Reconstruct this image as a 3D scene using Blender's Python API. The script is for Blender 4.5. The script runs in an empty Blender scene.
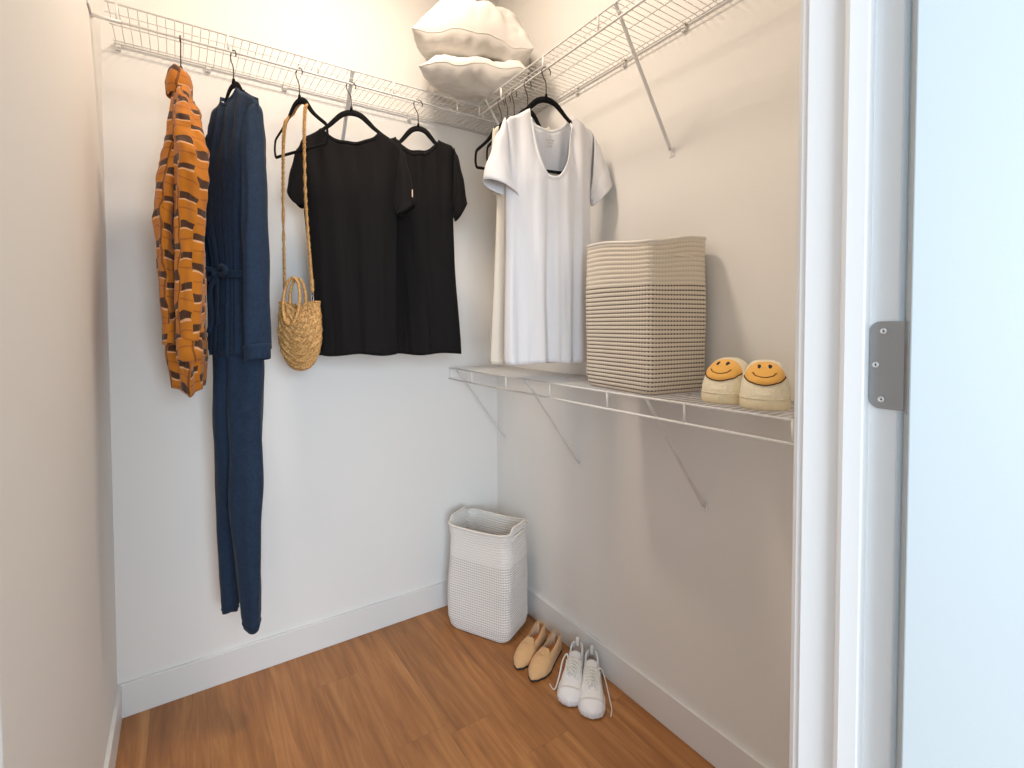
import bpy, bmesh, math, random
from mathutils import Vector, Matrix, noise
from mathutils.bvhtree import BVHTree
C = bpy.context.scene.collection
PI = math.pi
rnd = random.Random(7)
D2R = math.radians

# ------------------------------------------------------------------ helpers
def link(o, parent=None):
    C.objects.link(o)
    if parent: o.parent = parent
    return o

class MB:
    def __init__(s): s.v = []; s.f = []; s.uv = []
    def add(s, vs, fs, uvs=None):
        b = len(s.v); s.v += [tuple(v) for v in vs]
        for i, f in enumerate(fs):
            s.f.append(tuple(b+k for k in f))
            s.uv.append(uvs[i] if uvs else [(0, 0)]*len(f))
    def grid(s, rows, closed=False, cap0=False, cap1=False, flip=False, vlist=None):
        m = len(rows[0]); n = len(rows); base = len(s.v)
        mid = rows[n//2]; us = [0]
        for j in range(1, m+(1 if closed else 0)):
            us.append(us[-1]+(Vector(mid[j % m])-Vector(mid[j-1])).length)
        vl = [0]
        for i in range(1, n):
            vl.append(vl[-1]+max((Vector(rows[i][k])-Vector(rows[i-1][k])).length for k in (0, m//3, 2*m//3)))
        if vlist: vl = vlist
        vs = [p for r in rows for p in r]; fs = []; uv = []
        for i in range(n-1):
            for j in range(m if closed else m-1):
                k = (j+1) % m
                q = (i*m+j, i*m+k, (i+1)*m+k, (i+1)*m+j)
                u = [(us[j], vl[i]), (us[j+1], vl[i]), (us[j+1], vl[i+1]), (us[j], vl[i+1])]
                if flip: q = q[::-1]; u = u[::-1]
                fs.append(q); uv.append(u)
        if cap0:
            q = tuple(range(m)); fs.append(q if flip else q[::-1]); uv.append([(0, 0)]*m)
        if cap1:
            q = tuple((n-1)*m+j for j in range(m)); fs.append(q[::-1] if flip else q); uv.append([(0, 0)]*m)
        s.add(vs, fs, uv)
    def tube(s, pts, r, seg=8, closed=False, flat=None, up=None):
        pts = [Vector(p) for p in pts]; n = len(pts); rows = []
        nrm = None
        for i, p in enumerate(pts):
            if closed: t = pts[(i+1) % n]-pts[i-1]
            else: t = pts[min(i+1, n-1)]-pts[max(i-1, 0)]
            t.normalize()
            if up is not None: a = Vector(up)
            elif nrm is None: a = Vector((0, 0, 1)) if abs(t.z) < .9 else Vector((1, 0, 0))
            else: a = nrm
            a = a-t*a.dot(t)
            if a.length < 1e-6: a = t.orthogonal()
            a.normalize(); nrm = a; b = t.cross(a)
            rr = r[i] if isinstance(r, (list, tuple)) else r
            ra, rb = (rr, rr) if flat is None else (rr*flat[0], rr*flat[1])
            rows.append([p+a*ra*math.cos(2*PI*k/seg)+b*rb*math.sin(2*PI*k/seg) for k in range(seg)])
        if closed: rows.append(rows[0]); s.grid(rows, True)
        else: s.grid(rows, True, True, True)
    def box(s, a, b):
        x0, y0, z0 = a; x1, y1, z1 = b
        vs = [(x, y, z) for z in (z0, z1) for y in (y0, y1) for x in (x0, x1)]
        fs = [(0, 2, 3, 1), (4, 5, 7, 6), (0, 1, 5, 4), (2, 6, 7, 3), (0, 4, 6, 2), (1, 3, 7, 5)]
        s.add(vs, fs)
    def prism(s, poly, z0, z1):
        n = len(poly)
        a = sum(poly[i][0]*poly[(i+1) % n][1]-poly[(i+1) % n][0]*poly[i][1] for i in range(n))
        if a < 0: poly = poly[::-1]
        vs = [(x, y, z0) for x, y in poly]+[(x, y, z1) for x, y in poly]
        fs = [(i, (i+1) % n, n+(i+1) % n, n+i) for i in range(n)]
        fs += [tuple(range(n))[::-1], tuple(range(n, 2*n))]
        s.add(vs, fs)
    def build(s, name, mat, parent=None, smooth=True, bevel=0, solid=0, sub=0, off=0, seg=2, weld=0):
        me = bpy.data.meshes.new(name); me.from_pydata(s.v, [], s.f)
        ul = me.uv_layers.new(name='UVMap'); i = 0
        for u in s.uv:
            for c in u: ul.data[i].uv = c; i += 1
        if weld:
            bm = bmesh.new(); bm.from_mesh(me); bmesh.ops.remove_doubles(bm, verts=bm.verts, dist=weld); bm.to_mesh(me); bm.free()
        me.materials.append(mat)
        for p in me.polygons: p.use_smooth = smooth
        o = bpy.data.objects.new(name, me); link(o, parent)
        if solid:
            m = o.modifiers.new('s', 'SOLIDIFY'); m.thickness = solid; m.offset = off
        if bevel:
            m = o.modifiers.new('b', 'BEVEL'); m.width = bevel; m.segments = seg; m.limit_method = 'ANGLE'; m.angle_limit = D2R(40)
        if sub:
            m = o.modifiers.new('u', 'SUBSURF'); m.levels = sub; m.render_levels = sub
        return o

def thing(name, label, cat, loc=(0, 0, 0), rz=0, group=None):
    o = bpy.data.objects.new(name, None); link(o); o.empty_display_size = .05
    o.location = loc; o.rotation_euler = (0, 0, D2R(rz)); o['label'] = label; o['category'] = cat
    if group: o['group'] = group
    return o
def dup(root, loc, rz, label, group=None):
    r = root.copy(); C.objects.link(r); r.location = loc; r.rotation_euler = (0, 0, D2R(rz)); r['label'] = label
    if group: r['group'] = group
    for ch in list(root.children):
        c = ch.copy(); C.objects.link(c); c.parent = r
        for g in ch.children:
            d = g.copy(); C.objects.link(d); d.parent = c
    return r
def struct(o): o['kind'] = 'structure'; return o
def lerp(a, b, t): return a+(b-a)*t
def smooth(t): t = max(0, min(1, t)); return t*t*(3-2*t)
def pl(tab, x):
    """piecewise smooth interpolation over a table of (x, value)"""
    if x <= tab[0][0]: return tab[0][1]
    for (a, p), (b, q) in zip(tab, tab[1:]):
        if x <= b:
            t = (x-a)/(b-a); t = .5*t+.5*smooth(t); return p+(q-p)*t
    return tab[-1][1]
def spline(pts, n=8, closed=False):
    P = [Vector(p) for p in pts]; m = len(P); out = []
    for i in range(m if closed else m-1):
        a = P[(i-1) % m] if closed or i > 0 else P[0]; b = P[i]; c = P[(i+1) % m]
        d = P[(i+2) % m] if closed or i+2 < m else P[-1]
        for k in range(n):
            t = k/n
            out.append(.5*((2*b)+(c-a)*t+(2*a-5*b+4*c-d)*t*t+(3*b-a-3*c+d)*t**3))
    if not closed: out.append(P[-1])
    return out

# ------------------------------------------------------------------ materials
def srgb(r, g, b):
    f = lambda c: (c/255/12.92) if c/255 <= .04045 else ((c/255+.055)/1.055)**2.4
    return (f(r), f(g), f(b), 1)
def mat(name, col, rough=.6, metal=0, bump=0, bscale=400, var=0, vscale=6, sheen=0, sub=0, stretch=(1, 1, 1), trans=0):
    m = bpy.data.materials.new(name); m.use_nodes = True; nt = m.node_tree; N = nt.nodes; L = nt.links
    p = N['Principled BSDF']; p.inputs['Base Color'].default_value = col
    p.inputs['Roughness'].default_value = rough; p.inputs['Metallic'].default_value = metal
    if sheen: p.inputs['Sheen Weight'].default_value = sheen; p.inputs['Sheen Roughness'].default_value = .4
    tc = N.new('ShaderNodeTexCoord'); mp = N.new('ShaderNodeMapping'); mp.inputs['Scale'].default_value = stretch
    L.new(tc.outputs['Object'], mp.inputs['Vector'])
    if var:
        n = N.new('ShaderNodeTexNoise'); n.inputs['Scale'].default_value = vscale; n.inputs['Detail'].default_value = 4
        r = N.new('ShaderNodeMix'); r.data_type = 'RGBA'; r.inputs['A'].default_value = tuple(c*(1-var) for c in col[:3])+(1,)
        r.inputs['B'].default_value = tuple(min(1, c*(1+var)) for c in col[:3])+(1,)
        L.new(mp.outputs[0], n.inputs['Vector']); L.new(n.outputs['Fac'], r.inputs['Factor']); L.new(r.outputs['Result'], p.inputs['Base Color'])
    if bump:
        n2 = N.new('ShaderNodeTexNoise'); n2.inputs['Scale'].default_value = bscale; n2.inputs['Detail'].default_value = 3
        b = N.new('ShaderNodeBump'); b.inputs['Strength'].default_value = bump; b.inputs['Distance'].default_value = .002
        L.new(mp.outputs[0], n2.inputs['Vector']); L.new(n2.outputs['Fac'], b.inputs['Height']); L.new(b.outputs[0], p.inputs['Normal'])
    return m

M = {}
M['wall'] = mat('wall_paint', (.84, .825, .795, 1), .75, bump=.12, bscale=260, var=.012, vscale=3)
M['ceil'] = mat('ceiling_paint', (.8, .79, .77, 1), .85, bump=.1, bscale=300)
M['trim'] = mat('trim_paint', (.80, .79, .775, 1), .38, bump=.02, bscale=60)
M['door'] = mat('door_paint', (.36, .38, .38, 1), .42, bump=.04, bscale=300)
M['wire'] = mat('vinyl_coated_wire', (.82, .815, .80, 1), .35)
M['steelw'] = mat('painted_steel', (.76, .76, .75, 1), .4)
M['velvet'] = mat('black_velvet', (.006, .006, .0065, 1), .9, sheen=.01, bump=.1, bscale=900)
M['hook'] = mat('dark_chrome', (.055, .047, .043, 1), .38, metal=.6)
M['black'] = mat('black_jersey', (.0085, .0076, .008, 1), .9, bump=.35, bscale=700, sheen=.02, stretch=(1, 1, .4), var=.15, vscale=12)
M['white'] = mat('white_cotton', (.80, .80, .82, 1), .85, bump=.3, bscale=260, stretch=(1, 1, .25))
M['cream'] = mat('off_white_cotton', (.74, .69, .60, 1), .85, bump=.3, bscale=260, stretch=(1, 1, .25))
M['pillow'] = mat('pillow_cotton', (.70, .675, .635, 1), .8, bump=.6, bscale=32)
M['nickel'] = mat('satin_nickel', (.36, .355, .35, 1), .42, metal=.85, bump=.03, bscale=500)
M['screw'] = mat('bright_screw', (.75, .74, .72, 1), .3, metal=.9)
M['suede'] = mat('tan_suede', srgb(218, 176, 128), .9, bump=.35, bscale=900, var=.08, vscale=40, sheen=.3)
M['insole'] = mat('orange_insole', srgb(205, 128, 58), .7, bump=.1)
M['lining'] = mat('beige_lining', srgb(226, 196, 165), .8)
M['dsole'] = mat('dark_rubber', (.03, .02, .015, 1), .7)
M['canvas'] = mat('white_leather', (.85, .84, .83, 1), .5, bump=.15, bscale=300)
M['rubber'] = mat('white_rubber', (.84, .83, .84, 1), .45)
M['lace'] = mat('lace_cotton', (.82, .80, .75, 1), .9, bump=.4, bscale=900)
M['swool'] = mat('cream_fleece', srgb(246, 236, 208), .95, bump=.9, bscale=330, sheen=.5, var=.08, vscale=120)
M['ssole'] = mat('cream_suede_sole', srgb(242, 228, 192), .9, bump=.2, bscale=300)
M['smile'] = mat('yellow_plush', srgb(248, 192, 104), .95, bump=.5, bscale=500, sheen=.4, var=.05, vscale=90)
M['ink'] = mat('dark_embroidery', (.02, .02, .025, 1), .8)
M['brown'] = mat('brown_embroidery', srgb(96, 52, 24), .85)
M['white_plastic'] = mat('white_plastic', (.75, .73, .7, 1), .4)
M['tag'] = mat('printed_label_grey', (.55, .55, .57, 1), .9)
M['clearloop'] = mat('white_webbing', (.80, .78, .74, 1), .8)

for k_ in ('black', 'velvet', 'white', 'cream', 'pillow', 'suede', 'swool', 'smile'):
    M[k_].node_tree.nodes['Principled BSDF'].inputs['Specular IOR Level'].default_value = .18
def node_mat(name):
    m = bpy.data.materials.new(name); m.use_nodes = True
    return m, m.node_tree.nodes, m.node_tree.links, m.node_tree.nodes['Principled BSDF']
def mth(N, L, op, a, b=None, c=None):
    n = N.new('ShaderNodeMath'); n.operation = op
    for i, x in enumerate((a, b, c)):
        if x is None: continue
        if isinstance(x, (int, float)): n.inputs[i].default_value = x
        else: L.new(x, n.inputs[i])
    return n.outputs[0]
def mixc(N, L, f, a, b, mode='MIX'):
    n = N.new('ShaderNodeMix'); n.data_type = 'RGBA'; n.blend_type = mode
    for k, x in (('Factor', f), ('A', a), ('B', b)):
        if isinstance(x, (int, float)): n.inputs[k].default_value = x
        elif isinstance(x, tuple): n.inputs[k].default_value = x
        else: L.new(x, n.inputs[k])
    return n.outputs['Result']

def wood_floor():
    m, N, L, p = node_mat('wood_plank_floor')
    tc = N.new('ShaderNodeTexCoord'); sp = N.new('ShaderNodeSeparateXYZ'); L.new(tc.outputs['Object'], sp.inputs[0])
    PW, PLn = .18, 1.22
    xi = mth(N, L, 'DIVIDE', mth(N, L, 'ADD', sp.outputs['X'], 10.04), PW)
    ix = mth(N, L, 'FLOOR', xi); fx = mth(N, L, 'SUBTRACT', xi, ix)
    wn = N.new('ShaderNodeTexWhiteNoise'); wn.noise_dimensions = '1D'; L.new(ix, wn.inputs['W'])
    yi = mth(N, L, 'ADD', mth(N, L, 'DIVIDE', mth(N, L, 'ADD', sp.outputs['Y'], 20), PLn), wn.outputs['Value'])
    iy = mth(N, L, 'FLOOR', yi); fy = mth(N, L, 'SUBTRACT', yi, iy)
    w2 = N.new('ShaderNodeTexWhiteNoise'); w2.noise_dimensions = '2D'
    cb = N.new('ShaderNodeCombineXYZ'); L.new(ix, cb.inputs[0]); L.new(iy, cb.inputs[1]); L.new(cb.outputs[0], w2.inputs['Vector'])
    # grain coordinates, shifted per plank
    g = N.new('ShaderNodeCombineXYZ')
    L.new(mth(N, L, 'ADD', mth(N, L, 'MULTIPLY', sp.outputs['X'], 34), mth(N, L, 'MULTIPLY', w2.outputs['Value'], 37)), g.inputs[0])
    L.new(mth(N, L, 'ADD', mth(N, L, 'MULTIPLY', sp.outputs['Y'], 2.4), mth(N, L, 'MULTIPLY', w2.outputs['Value'], 91)), g.inputs[1])
    n1 = N.new('ShaderNodeTexNoise'); n1.inputs['Scale'].default_value = 1; n1.inputs['Detail'].default_value = 7; n1.inputs['Roughness'].default_value = .62; n1.inputs['Distortion'].default_value = .7
    L.new(g.outputs[0], n1.inputs['Vector'])
    n2 = N.new('ShaderNodeTexNoise'); n2.inputs['Scale'].default_value = .22; n2.inputs['Detail'].default_value = 3; n2.inputs['Distortion'].default_value = 1.6
    L.new(g.outputs[0], n2.inputs['Vector'])
    r = N.new('ShaderNodeValToRGB'); e = r.color_ramp.elements
    e[0].position = .28; e[0].color = srgb(116, 73, 38); e[1].position = .74; e[1].color = srgb(196, 142, 86)
    q = r.color_ramp.elements.new(.5); q.color = srgb(163, 108, 59)
    L.new(mth(N, L, 'ADD', mth(N, L, 'MULTIPLY', n1.outputs['Fac'], .62), mth(N, L, 'MULTIPLY', n2.outputs['Fac'], .38)), r.inputs['Fac'])
    tone = mth(N, L, 'ADD', .9, mth(N, L, 'MULTIPLY', w2.outputs['Value'], .2))
    hsv = N.new('ShaderNodeHueSaturation'); L.new(r.outputs['Color'], hsv.inputs['Color']); L.new(tone, hsv.inputs['Value']); hsv.inputs['Saturation'].default_value = 1.0
    gap = mth(N, L, 'MAXIMUM', mth(N, L, 'LESS_THAN', fx, .009), mth(N, L, 'LESS_THAN', fy, .0014))
    c = mixc(N, L, mth(N, L, 'MULTIPLY', gap, .35), hsv.outputs['Color'], srgb(70, 38, 18))
    L.new(c, p.inputs['Base Color']); p.inputs['Roughness'].default_value = .42
    b = N.new('ShaderNodeBump'); b.inputs['Strength'].default_value = .12; b.inputs['Distance'].default_value = .002
    L.new(mth(N, L, 'SUBTRACT', n1.outputs['Fac'], gap), b.inputs['Height']); L.new(b.outputs[0], p.inputs['Normal'])
    return m
M['floor'] = wood_floor()

def plaid():
    m, N, L, p = node_mat('orange_plaid_flannel')
    tc = N.new('ShaderNodeTexCoord'); sp = N.new('ShaderNodeSeparateXYZ')
    nz = N.new('ShaderNodeTexNoise'); nz.inputs['Scale'].default_value = 9; L.new(tc.outputs['UV'], nz.inputs['Vector'])
    L.new(tc.outputs['UV'], sp.inputs[0])
    u = mth(N, L, 'ADD', sp.outputs['X'], mth(N, L, 'MULTIPLY', nz.outputs['Fac'], .05))
    v = mth(N, L, 'ADD', sp.outputs['Y'], mth(N, L, 'MULTIPLY', nz.outputs['Fac'], .07))
    def band(x, per, a, b):
        f = mth(N, L, 'FRACT', mth(N, L, 'DIVIDE', x, per))
        return mth(N, L, 'MULTIPLY', mth(N, L, 'GREATER_THAN', f, a), mth(N, L, 'LESS_THAN', f, b))
    col = mth(N, L, 'FLOOR', mth(N, L, 'DIVIDE', u, .052))
    vo = mth(N, L, 'ADD', v, mth(N, L, 'MULTIPLY', mth(N, L, 'FRACT', mth(N, L, 'MULTIPLY', col, .618)), .092))
    inner = band(u, .052, .04, .97)
    hb = mth(N, L, 'MULTIPLY', band(vo, .092, .0, .25), inner)
    hw = mth(N, L, 'MULTIPLY', band(vo, .092, .22, .31), inner)
    hd = mth(N, L, 'MULTIPLY', band(vo, .092, .55, .60), inner)
    vb = band(u, .104, .94, 1.0)
    base = mixc(N, L, nz.outputs['Fac'], srgb(166, 95, 8), srgb(198, 121, 18))
    c = mixc(N, L, mth(N, L, 'MULTIPLY', hw, .55), base, srgb(236, 190, 150))
    c = mixc(N, L, mth(N, L, 'MULTIPLY', hb, .9), c, srgb(26, 13, 12))
    c = mixc(N, L, mth(N, L, 'MULTIPLY', hd, .55), c, srgb(120, 58, 26))
    c = mixc(N, L, mth(N, L, 'MULTIPLY', vb, .7), c, srgb(84, 42, 26))
    L.new(c, p.inputs['Base Color']); p.inputs['Roughness'].default_value = .9
    p.inputs['Sheen Weight'].default_value = .15
    nb = N.new('ShaderNodeTexNoise'); nb.inputs['Scale'].default_value = 700; L.new(tc.outputs['Object'], nb.inputs['Vector'])
    b = N.new('ShaderNodeBump'); b.inputs['Strength'].default_value = .3; b.inputs['Distance'].default_value = .002
    L.new(nb.outputs['Fac'], b.inputs['Height']); L.new(b.outputs[0], p.inputs['Normal'])
    return m
M['plaid'] = plaid()

def navy(name, ca, cb):
    m, N, L, p = node_mat(name)
    tc = N.new('ShaderNodeTexCoord'); n = N.new('ShaderNodeTexNoise'); n.inputs['Scale'].default_value = 45; n.inputs['Detail'].default_value = 5; n.inputs['Distortion'].default_value = 1.5
    L.new(tc.outputs['Object'], n.inputs['Vector'])
    L.new(mixc(N, L, n.outputs['Fac'], ca, cb), p.inputs['Base Color']); p.inputs['Roughness'].default_value = .85
    p.inputs['Sheen Weight'].default_value = .05; p.inputs['Specular IOR Level'].default_value = .2
    b = N.new('ShaderNodeBump'); b.inputs['Strength'].default_value = .35; b.inputs['Distance'].default_value = .003
    L.new(n.outputs['Fac'], b.inputs['Height']); L.new(b.outputs[0], p.inputs['Normal'])
    return m
M['navy'] = navy('navy_jersey', srgb(23, 36, 52), srgb(42, 61, 86))

def rope_mat(name, light, dark, pitch, split, dens, zig, amt, hi):
    """coiled rope: light coils above the split height, stitched with dark yarn in the coil grooves below it"""
    m, N, L, p = node_mat(name)
    tc = N.new('ShaderNodeTexCoord'); sp = N.new('ShaderNodeSeparateXYZ'); L.new(tc.outputs['UV'], sp.inputs[0])
    z = sp.outputs['Y']; u = sp.outputs['X']
    f = mth(N, L, 'FRACT', mth(N, L, 'DIVIDE', z, pitch))
    d = mth(N, L, 'MULTIPLY', mth(N, L, 'ABSOLUTE', mth(N, L, 'SUBTRACT', f, .5)), 2)     # 0 crest .. 1 groove
    tri = mth(N, L, 'PINGPONG', mth(N, L, 'DIVIDE', u, zig), .5)
    edge = mth(N, L, 'SUBTRACT', mth(N, L, 'ADD', d, mth(N, L, 'MULTIPLY', tri, .7)), dens)
    k = mth(N, L, 'MINIMUM', mth(N, L, 'MAXIMUM', mth(N, L, 'MULTIPLY', edge, 4), 0), 1)
    low = mth(N, L, 'LESS_THAN', z, split)
    band = mth(N, L, 'MULTIPLY', k, mth(N, L, 'ADD', mth(N, L, 'MULTIPLY', low, amt-hi), hi))
    nz = N.new('ShaderNodeTexNoise'); nz.inputs['Scale'].default_value = 300; L.new(tc.outputs['Object'], nz.inputs['Vector'])
    lc = mixc(N, L, nz.outputs['Fac'], tuple(c*.9 for c in light[:3])+(1,), light)
    L.new(mixc(N, L, band, lc, dark), p.inputs['Base Color']); p.inputs['Roughness'].default_value = .9
    b = N.new('ShaderNodeBump'); b.inputs['Strength'].default_value = .4; b.inputs['Distance'].default_value = .0015
    L.new(mth(N, L, 'ADD', tri, mth(N, L, 'MULTIPLY', nz.outputs['Fac'], .5)), b.inputs['Height']); L.new(b.outputs[0], p.inputs['Normal'])
    return m

def straw():
    m, N, L, p = node_mat('woven_straw')
    tc = N.new('ShaderNodeTexCoord'); n = N.new('ShaderNodeTexNoise'); n.inputs['Scale'].default_value = 160; n.inputs['Detail'].default_value = 4
    L.new(tc.outputs['Object'], n.inputs['Vector'])
    r = N.new('ShaderNodeValToRGB'); e = r.color_ramp.elements
    e[0].position = .3; e[0].color = srgb(150, 100, 48); e[1].position = .66; e[1].color = srgb(224, 178, 114)
    L.new(n.outputs['Fac'], r.inputs['Fac']); L.new(r.outputs['Color'], p.inputs['Base Color']); p.inputs['Roughness'].default_value = .7
    b = N.new('ShaderNodeBump'); b.inputs['Strength'].default_value = .6; b.inputs['Distance'].default_value = .003
    L.new(n.outputs['Fac'], b.inputs['Height']); L.new(b.outputs[0], p.inputs['Normal'])
    return m
M['straw'] = straw()

# ------------------------------------------------------------------ room
W = 1.678; CH = 3.30; FY = -2.043; RY = -2.136
def boxobj(name, a, b, m, **k):
    q = MB(); q.box(a, b); return struct(q.build(name, m, smooth=False, **k))
boxobj('floor', (-3.2, -5.2, -.06), (2.4, .1, 0), M['floor'])
boxobj('wall_back', (-W-.1, 0, 0), (.1, .1, CH), M['wall'])
boxobj('wall_right', (0, RY, 0), (.1, 0, CH), M['wall'])
boxobj('wall_left', (-W-.1, RY, 0), (-W, 0, CH), M['wall'])
boxobj('ceiling', (-W-.1, RY, CH), (.1, .1, CH+.08), M['ceil'])
JR, JL, HD = -.867, -1.5305, 2.04
q = MB()
q.box((JR+.012, RY, 0), (0, FY, CH)); q.box((-W, RY, 0), (JL-.012, FY, CH)); q.box((JL-.012, RY, HD+.012), (JR+.012, FY, CH))
q.box((.1, RY, 0), (2.4, FY, CH)); q.box((-3.2, RY, 0), (-W-.1, FY, CH))
struct(q.build('wall_front', M['wall'], smooth=False))
def baseboard(name, poly):
    q = MB(); q.prism(poly, 0, .128); return struct(q.build(name, M['trim'], smooth=False, bevel=.002))
baseboard('baseboard_back', [(-W, -.013), (0, -.013), (0, 0), (-W, 0)])
baseboard('baseboard_right', [(-.013, FY), (0, FY), (0, -.013), (-.013, -.013)])
baseboard('baseboard_left', [(-W, FY), (-W+.013, FY), (-W+.013, -.013), (-W, -.013)])
# door frame: jamb with stop, and casing on the closet side
def jamb(name, x, s):
    # s=+1: opening lies on the -x side (right jamb);  profile in plan
    X = lambda d: x-s*d
    poly = [(X(-.0119), RY-.001), (X(0), RY-.001), (X(0), -2.112), (X(.0135), -2.112), (X(.0135), -2.094), (X(.011), -2.0885), (X(.0), -2.0845), (X(0), FY-.003), (X(-.004), FY-.003),
            (X(-.004), FY+.004), (X(-.008), FY+.010), (X(-.014), FY+.013), (X(-.06), FY+.013), (X(-.06), FY+.0005), (X(-.0119), FY+.0005)]
    q = MB(); q.prism(poly, 0, HD+.0)
    return struct(q.build(name, M['trim'], smooth=False, bevel=.0015, seg=3))
jamb('trim_1', JR, 1); jamb('trim_2', JL, -1)
q = MB(); q.box((JL-.06, RY-.001, HD), (JR+.06, FY-.001, HD+.0118)); q.box((JL-.06, FY+.0005, HD+.004), (JR+.06, FY+.013, HD+.07))
q.box((JL, -2.112, HD-.0135), (JR, -2.0885, HD))
struct(q.build('trim_3', M['trim'], smooth=False, bevel=.001))
# bedroom-side casing (wraps behind the open door)
def outer_casing(name, x0, x1):
    q = MB(); q.box((x0, RY-.013, 0), (x1, RY-.001, HD+.06)); return struct(q.build(name, M['trim'], smooth=False, bevel=.002))
outer_casing('trim_4', JR+.022, JR+.085)
outer_casing('trim_5', JL-.068, JL-.006)
# open door, hinged on the right jamb
PX, PY = JR, -2.139
phi = D2R(24); DT = .035; DW = .645
ex = Vector((-math.cos(phi), -math.sin(phi), 0)); ey = Vector((math.sin(phi), -math.cos(phi), 0))
P0 = Vector((PX, PY, 0))
q = MB()
pts = [P0+ex*a+ey*b for a, b in ((.0, .003), (DT, .003), (DT, DW), (0, DW))]
q.prism([(p.x, p.y) for p in pts], .012, HD-.004)
struct(q.build('door_1', M['door'], smooth=False, bevel=.0012))

# hinge
hz0, hz1 = 1.379, 1.468
hinge = thing('door_hinge', 'satin nickel butt hinge with three screws on the white door jamb', 'hinge', (JR, -2.125, hz0))
q = MB()
def rrect(y0, y1, z0, z1, r, left=True):
    out = []
    for cx, cz, a0 in ((y1-r, z1-r, 0), (y1-r, z0+r, -90)):
        pass
    n = 6
    def arc(cy, cz, a0, a1): return [(cy+r*math.cos(D2R(a0+(a1-a0)*k/n)), cz+r*math.sin(D2R(a0+(a1-a0)*k/n))) for k in range(n+1)]
    return [(y0, z0)]+arc(y1-r, z0+r, -90, 0)+arc(y1-r, z1-r, 0, 90)+[(y0, z1)]
out = rrect(-.018, .0125, 0, hz1-hz0, .0095)
q.add([(-.0022, y, z) for y, z in out]+[(.0, y, z) for y, z in out],
      [tuple(range(len(out)))[::-1], tuple(range(len(out), 2*len(out)))]+[(i, (i+1) % len(out), len(out)+(i+1) % len(out), len(out)+i) for i in range(len(out))])
leaf = q.build('leaf', M['nickel'], hinge, smooth=False, bevel=.0004)
for y, z in ((-.0, .079), (.0065, .0445), (.001, .0095)):
    q = MB(); seg = 20
    prof = [(.0, .0006), (.0009, .0007), (.0011, .0012), (.0029, .0016), (.0031, .0)]
    rows = [[(-.0022-h, y+r*math.cos(2*PI*k/seg), z+r*math.sin(2*PI*k/seg)) for k in range(seg)] for r, h in prof]
    q.grid(rows, True); s = q.build('screw', M['screw'], hinge)
    q = MB(); q.tube([(-.0024, y, z), (-.0032, y, z)], .0008, 8); q.build('screw_recess', M['ink'], s)
q = MB(); q2 = MB()
kx, ky = .0015, PY-(-2.125)-.001
for a, b in ((0, .028), (.030, .059), (.061, .089)):
    q.tube([(kx, ky, a), (kx, ky, b)], .0030, 14)
q.build('barrel', M['nickel'], hinge, bevel=.0003)
q = MB()
e0 = Vector((0, PY+2.125, 0))
a = e0+ex*.002+ey*.0022; b = e0+ex*.028+ey*.0022; c2 = e0+ex*.028+ey*.003; d2 = e0+ex*.002+ey*.003
q.prism([(p.x, p.y) for p in (a, b, c2, d2)], 0, .089); q.build('door_leaf', M['nickel'], hinge, smooth=False)

# ceiling lamp and light
LX, LY = -.93, -.76
lamp = thing('ceiling_lamp', 'round white flush ceiling lamp above the closet floor', 'lamp', (LX, LY, CH))
q = MB(); q.grid([[(r*math.cos(2*PI*k/40), r*math.sin(2*PI*k/40), z) for k in range(40)] for r, z in ((.19, 0), (.19, -.022), (.175, -.026), (.172, -.012))], True, flip=True)
q.build('lamp_rim', M['white_plastic'], lamp)

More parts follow.
